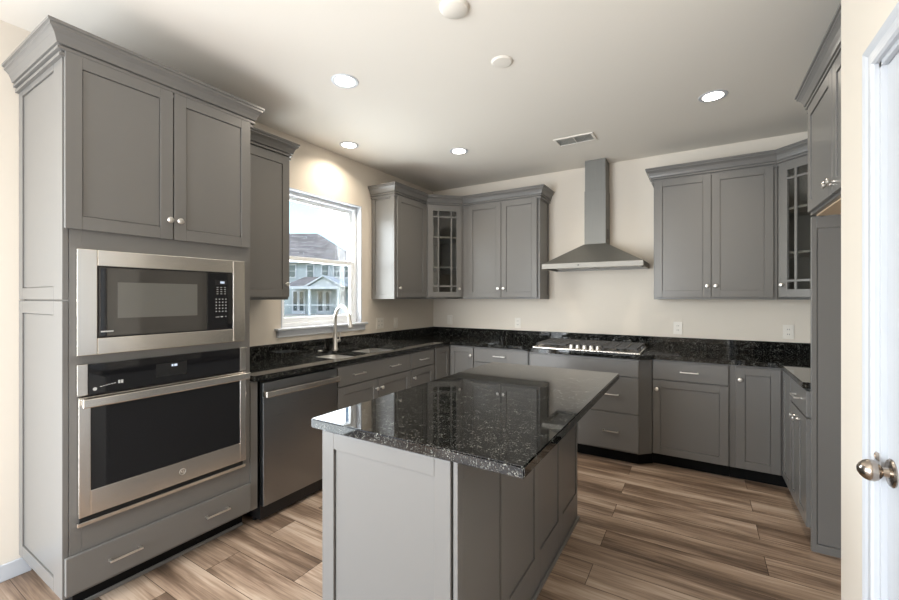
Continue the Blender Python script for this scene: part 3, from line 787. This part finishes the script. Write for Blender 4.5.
rim = obj('rim', bm, 'steel_rim', hd)
bm = bmesh.new()
for k in range(2): add_box(bm, -.40+k*.41, -.01+k*.41, -.46, -.04, .018, .030, bev=.002)
obj('filter', bm, 'steel_dark', hd)
bm = bmesh.new(); add_lathe(bm, [(0, 0), (0, .007), (.003, .007), (.003, 0)], (-.10, -.497, .030), (0, -1, 0), 14); obj('button', bm, 'slot', hd)
bm = bmesh.new(); add_box(bm, -.112, .090, -.205, 0, .245, .78, bev=.002); ch = obj('lower_chimney', bm, 'steel_chimney', hd)
bm = bmesh.new(); add_box(bm, -.108, .086, -.201, 0, .775, H-1.66-.001, bev=.002); obj('upper_chimney', bm, 'steel_chimney', hd)
bm = bmesh.new(); add_box(bm, .0895, .0915, -.15, -.07, .30, .40); obj('vent_slots', bm, 'slot', ch)

# ---- island ---------------------------------------------------------------------------------------------------------
IX0, IX1, IY0, IY1 = 1.652, 2.262, -3.262, -1.77
isl = thing('island_cabinet', 'grey panelled kitchen island base standing on the wood floor', 'island', (IX0, IY0, 0))
iw, il = IX1-IX0, IY1-IY0
boxo('body', 'cab', isl, .018, iw-.019, .02, il, .0, ZB-.001)
bm = bmesh.new(); shaker(bm, 0, .587, .0, .868, 0, t=.019, rail=.062, rec=.010); obj('end_panel', bm, 'cab', isl)
boxo('corner_stile', 'cab', isl, .594, iw, .006, .04, 0, ZB-.001, bev=.001)
# right-hand face: stiles and rails with recessed panels
bm = bmesh.new(); xf = iw; xb = iw-.018
st = [(.04, .0425), (.340, .418), (.722, .835), (1.094, 1.165), (1.463, il)]
st = [(.040, .046), (.340, .420), (.716, .796), (1.092, 1.172), (1.462, il)]
for a, b in st: add_box(bm, xb, xf, a, b, 0, ZB-.001, bev=.001)
for (a, b), (c, d2) in zip(st, st[1:]):
    add_box(bm, xb, xf, b, c, 0, .175, bev=.001); add_box(bm, xb, xf, b, c, .80, ZB-.001, bev=.001)
    add_box(bm, xb, xf-.006, b+GR, c-.004, .175+GR, .80-GR); add_box(bm, xb-.002, xb+.003, b-.001, c+.001, .17, .81)
obj('side_panel', bm, 'cab', isl)
bm = bmesh.new()
for a in ((0, .018, .02, il, 0, ZB-.001),): add_box(bm, *a)
obj('rear_panel', bm, 'cab', isl)
bm = bmesh.new(); add_box(bm, iw, iw+.012, .0, il+.01, 0, .022, bev=.004); obj('shoe_strip', bm, 'cab', isl)
bm = bmesh.new()
poly_slab(bm, [(1.622, -3.293), (2.497, -3.293), (2.490, -1.655), (1.622, -1.655)], [], ZB+.0005, ZT+.002)
es = [e for e in bm.edges if len(e.link_faces) == 2 and abs(e.link_faces[0].normal.dot(e.link_faces[1].normal)) < .3]
bmesh.ops.bevel(bm, geom=es, offset=.004, segments=2, affect='EDGES')
tag(obj('island_countertop', bm, 'granite'), 'black speckled granite slab on top of the kitchen island', 'countertop')

# ---- outlets and switches ---------------------------------------------------------------------------------------------
def outlet(label, loc, rz, kind='outlet', group=None, wd=.072):
    t = thing('wall_outlet' if kind == 'outlet' else 'light_switch', label, kind, loc, rz, group)
    boxo('cover_plate', 'plastic', t, -wd/2, wd/2, -.006, -.0005, -.058, .058, bev=.002)
    if kind == 'outlet':
        n = 1 if wd < .1 else 2
        for i in range(n):
            ox = 0 if n == 1 else (-.024+.048*i)
            for s in (-1, 1):
                bm = bmesh.new(); add_box(bm, ox-.016, ox+.016, -.008, -.006, s*.02-.014, s*.02+.014, bev=.0015); r = obj('receptacle', bm, 'plastic', t)
                bm = bmesh.new()
                add_box(bm, ox-.008, ox-.005, -.0085, -.0078, s*.02-.004, s*.02+.006); add_box(bm, ox+.005, ox+.008, -.0085, -.0078, s*.02-.004, s*.02+.006)
                obj('slots', bm, 'slot', r)
    else: boxo('rocker', 'plastic', t, -.016, .016, -.010, -.006, -.033, .033, bev=.002)
    return t
outlet('white double wall outlet on the left wall beside the window sill', (0, -1.03, 1.113), R90, wd=.116)
outlet('white rocker switch on the left wall nearest the corner', (0, -.765, 1.104), R90, kind='switch')
outlet('white wall plate on the back wall nearest the left corner', (.25, 0, 1.108), 0, kind='switch')
outlet('white wall outlet on the back wall just left of the cooktop', (1.155, 0, 1.10), 0)
outlet('white wall outlet on the back wall just right of the cooktop', (2.743, 0, 1.103), 0)
outlet('white wall outlet on the back wall beside the refrigerator panel', (3.545, 0, 1.101), 0)

# ---- ceiling fixtures -----------------------------------------------------------------------------------------------------
for lab, x, y in (('lit recessed ceiling light nearest the oven cabinet', 1.019, -2.526), ('lit recessed ceiling light nearest the window, above the sink', .256, -1.734),
                  ('lit recessed ceiling light above the left back corner counter', 1.016, -1.096), ('lit recessed ceiling light nearest the refrigerator cabinet', 2.991, -1.099)):
    t = thing('recessed_light', lab, 'ceiling light', (x, y, H), 0, 'recessed ceiling lights')
    bm = bmesh.new()
    prof = [(-.0005, .085), (-.004, .083), (-.005, .074), (-.003, .061), (-.0005, .061)]
    n = 32; rg = [[bm.verts.new((r*math.cos(2*PI*k/n), r*math.sin(2*PI*k/n), z)) for k in range(n)] for z, r in prof]
    for i in range(len(prof)):
        a, b = rg[i], rg[(i+1) % len(prof)]
        for k in range(n): bm.faces.new((a[k], a[(k+1) % n], b[(k+1) % n], b[k]))
    obj('trim_ring', bm, 'trim', t, smooth=True)
    bm = bmesh.new(); add_lathe(bm, [(0, 0), (0, .060), (.003, .060), (.003, 0)], (0, 0, -.0045), (0, 0, 1), 32); obj('lens', bm, 'lamp', t)
    ld = bpy.data.lights.new('lamp_light', 'AREA'); ld.shape = 'DISK'; ld.size = .13; ld.energy = LAMP_W; ld.color = (1, .88, .72); ld.spread = 2.5
    lo = bpy.data.objects.new('lamp_light', ld); C.objects.link(lo); lo.parent = t; lo.location = (0, 0, -.012)
for lab, x, y, r in (('round white smoke detector on the ceiling, at the top edge of view', 1.935, -2.73, .068), ('smaller round white ceiling disc between detector and air vent', 1.945, -2.208, .062)):
    t = thing('smoke_detector' if r > .065 else 'ceiling_cover', lab, 'detector' if r > .065 else 'cover plate', (x, y, H), 0)
    bm = bmesh.new(); add_lathe(bm, [(0, 0), (0, r), (.005, r), (.007, r*.97), (.014, r*.93), (.019, r*.8), (.020, 0)] if r > .065 else [(0, 0), (0, r), (.003, r*.99), (.006, r*.88), (.008, r*.86), (.009, r*.7), (.009, 0)], (0, 0, -.0005), (0, 0, -1), 36)
    obj('housing', bm, 'plastic', t, smooth=True)
vt = thing('ceiling_vent', 'white slatted ceiling air vent near the range hood chimney', 'vent', (2.004, -.82, H), 0)
bm = bmesh.new(); vx, vy = .165, .09
for a in ((-vx, vx, -vy, -vy+.022), (-vx, vx, vy-.022, vy), (-vx, -vx+.022, -vy+.022, vy-.022), (vx-.022, vx, -vy+.022, vy-.022), (-.004, .004, -vy+.022, vy-.022)):
    add_box(bm, a[0], a[1], a[2], a[3], -.008, -.0005, bev=.002)
obj('frame', bm, 'plastic', vt)
bm = bmesh.new()
for k in range(9):
    yy = -vy+.03+k*.015
    for (p, q) in ((-vx+.022, -.004), (.004, vx-.022)):
        v = [bm.verts.new(c) for c in ((p, yy, -.007), (q, yy, -.007), (q, yy+.010, -.001), (p, yy+.010, -.001), (p, yy, -.006), (q, yy, -.006), (q, yy+.010, -.0002), (p, yy+.010, -.0002))]
        for f in ((0, 1, 2, 3), (7, 6, 5, 4), (0, 4, 5, 1), (1, 5, 6, 2), (2, 6, 7, 3), (3, 7, 4, 0)): bm.faces.new([v[i] for i in f])
obj('louvres', bm, 'steel_hood', vt)

# ------------------------------------------------------------------ outdoors
GZ = -.45
bm = bmesh.new(); add_box(bm, -160, -.2, -60, 160, GZ-.2, GZ); struct('ground_lawn', bm, 'grass')
yaw = -YAW
fwd = Vector((-math.sin(yaw), math.cos(yaw), 0)); lat = Vector((math.cos(yaw), math.sin(yaw), 0))
D = 43.0
def house(name, label, r0, r1, dist, zt, ridge, depth, porch=True):
    org = Vector((2.91, -4.367, 0))+fwd*dist+lat*r0; org.z = GZ
    t = thing(name, label, 'house', tuple(org), yaw)
    w = r1-r0; g = -GZ
    eav = zt+g
    boxo('siding_wall', 'siding', t, 0, w, 0, depth, 0, eav)
    bm = bmesh.new(); o = .5; rz_ = ridge+g
    v = [bm.verts.new(c) for c in ((-o, -o, eav-.05), (w+o, -o, eav-.05), (w+o, depth+o, eav-.05), (-o, depth+o, eav-.05), (-o+2, depth/2, rz_), (w-depth*.52, depth/2, rz_))]
    for f in ((0, 1, 5, 4), (1, 2, 5), (2, 3, 4, 5), (3, 0, 4), (3, 2, 1, 0)): bm.faces.new([v[i] for i in f])
    obj('roof', bm, 'shingle', t)
    bm = bmesh.new(); add_box(bm, -o, w+o, -o-.06, -o+.06, eav-.28, eav); obj('fascia', bm, 'trim', t)
    return t, w, g, eav
rl = lambda u, d=D: (u-449.55)/F_PX*d
def zz(v, d=D): return 1.388-(v-297.44)*d/F_PX
t, hw, g, eav = house('house', 'pale blue-grey two-storey house with shingle roof seen through the kitchen window', -27, rl(352), D, zz(260.5), 8.9, 10)
def hx(u): return rl(u)+27
for u in (246, 264, 278, 292.5, 310.5, 325.5, 337.4, 346.3):
    x = hx(u); hwid = .62 if u < 345 else .4
    bm = bmesh.new(); add_box(bm, x-hwid/2-.12, x+hwid/2+.12, -.08, 0, zz(277.3)+g-.1, zz(265)+g+.1); f = obj('window', bm, 'trim', t)
    bm = bmesh.new(); add_box(bm, x-hwid/2, x+hwid/2, -.12, -.081, zz(277)+g, zz(271.4)+g); add_box(bm, x-hwid/2, x+hwid/2, -.12, -.081, zz(270.8)+g, zz(265.4)+g); obj('pane', bm, 'hglass', f)
for u0, u1 in ((339, 345.5), (268, 274)):
    bm = bmesh.new(); add_box(bm, hx(u0)-.1, hx(u1)+.1, -.08, 0, zz(304)+g, zz(290)+g); f = obj('window', bm, 'trim', t)
    bm = bmesh.new(); add_box(bm, hx(u0), hx(u1), -.12, -.081, zz(303)+g, zz(297.5)+g); add_box(bm, hx(u0), hx(u1), -.12, -.081, zz(296.7)+g, zz(291)+g); obj('pane', bm, 'hglass', f)
for u0, u1 in ((293, 298), (299.3, 304.5), (318, 323.5), (325.5, 330.5)):
    bm = bmesh.new(); add_box(bm, hx(u0)-.09, hx(u1)+.09, -.08, 0, .05, zz(290.5)+g); f = obj('patio_door', bm, 'trim', t)
    bm = bmesh.new(); add_box(bm, hx(u0)+.08, hx(u1)-.08, -.12, -.081, .45, zz(291.5)+g); obj('pane', bm, 'hglass', f)
for u, v in ((305.8, 240.5), (320, 244), (335.5, 247)):
    bm = bmesh.new(); k = (v-297.44); dd_ = 4.2
    zc = 1.388-k*(D+dd_)/F_PX+g; xc = rl(u, D+dd_)+27
    add_lathe(bm, [(0, 0), (0, .09), (.9, .09), (.95, .13), (1.0, .13), (1.0, 0)] if u < 310 else [(0, 0), (0, .14), (.5, .14), (.5, 0)], (xc, dd_, zc-.55), (0, 0, 1), 10); obj('roof_vent', bm, 'trim' if u < 310 else 'slot', t)
# screened porch in front of the house
PD = 39.5
pr_ = thing('porch', 'small gabled porch with white posts in front of the blue-grey house', 'porch', tuple((Vector((2.91, -4.367, 0))+fwd*PD+lat*0)+Vector((0, 0, GZ))), yaw)
px = lambda u: rl(u, PD)
pz = lambda v: zz(v, PD)+g
x0, x1 = px(309), px(339.5); xm = px(323.4); dpt = 3.38
bm = bmesh.new()
def prism_y(bm, poly, y0, y1):
    a = [bm.verts.new((x, y0, z)) for x, z in poly]; b = [bm.verts.new((x, y1, z)) for x, z in poly]
    bm.faces.new(a); bm.faces.new(b[::-1])
    for i in range(len(poly)):
        j = (i+1) % len(poly); bm.faces.new((a[i], b[i], b[j], a[j]))
prism_y(bm, [(x0, pz(286.5)), (x1, pz(286.5)), (xm, pz(277))], 0, .12); obj('gable', bm, 'gable', pr_)
bm = bmesh.new()
prism_y(bm, [(x0-.3, pz(287)), (xm, pz(276.6)), (xm, pz(275.2)), (x0-.45, pz(286))], -.25, dpt); prism_y(bm, [(x1+.3, pz(287)), (xm, pz(276.6)), (xm, pz(275.2)), (x1+.45, pz(286))], -.25, dpt)
obj('gable_roof', bm, 'trim', pr_)
bm = bmesh.new()
xl = px(282)
v = [bm.verts.new(c) for c in ((xl, -.2, pz(286.2)), (x0-.1, -.2, pz(286.2)), (xm-.2, dpt, pz(275.2)), (xl+1, dpt, pz(275.2)), (xl, dpt, pz(286.2)), (x0, dpt, pz(286.2)))]
for f in ((0, 1, 2, 3), (0, 3, 4), (1, 5, 2), (0, 4, 5, 1), (4, 3, 2, 5)): bm.faces.new([v[i] for i in f])
obj('roof', bm, 'shingle', pr_)
bm = bmesh.new(); add_box(bm, xl, x1, -.25, -.05, pz(289), pz(286.2)); obj('beam', bm, 'trim', pr_)
for u in (283, 309.8, 338.5):
    boxo('post', 'trim', pr_, px(u)-.11, px(u)+.11, -.15, .07, 0, pz(287))
bm = bmesh.new(); add_box(bm, xl, x1, -.10, -.04, pz(305)-.05, pz(305)+.05)
obj('rail', bm, 'trim', pr_)
bm = bmesh.new(); add_box(bm, xl-.5, x1+.5, -.6, dpt, 0, .12); obj('slab', bm, 'conc', pr_)
# worn earth strip between the lawns
bm = bmesh.new(); v = []
for s, q in ((-30, 16), (2, 16), (2, 33), (-30, 33)):
    p = Vector((2.91, -4.367, GZ+.02))+fwd*q+lat*s; v.append(p)
b0 = [bm.verts.new(p) for p in v]; b1 = [bm.verts.new(p-Vector((0, 0, .05))) for p in v]
bm.faces.new(b0); bm.faces.new(b1[::-1])
for i in range(4): bm.faces.new((b0[i], b1[i], b1[(i+1) % 4], b0[(i+1) % 4]))
struct('ground_earth', bm, 'dirt')
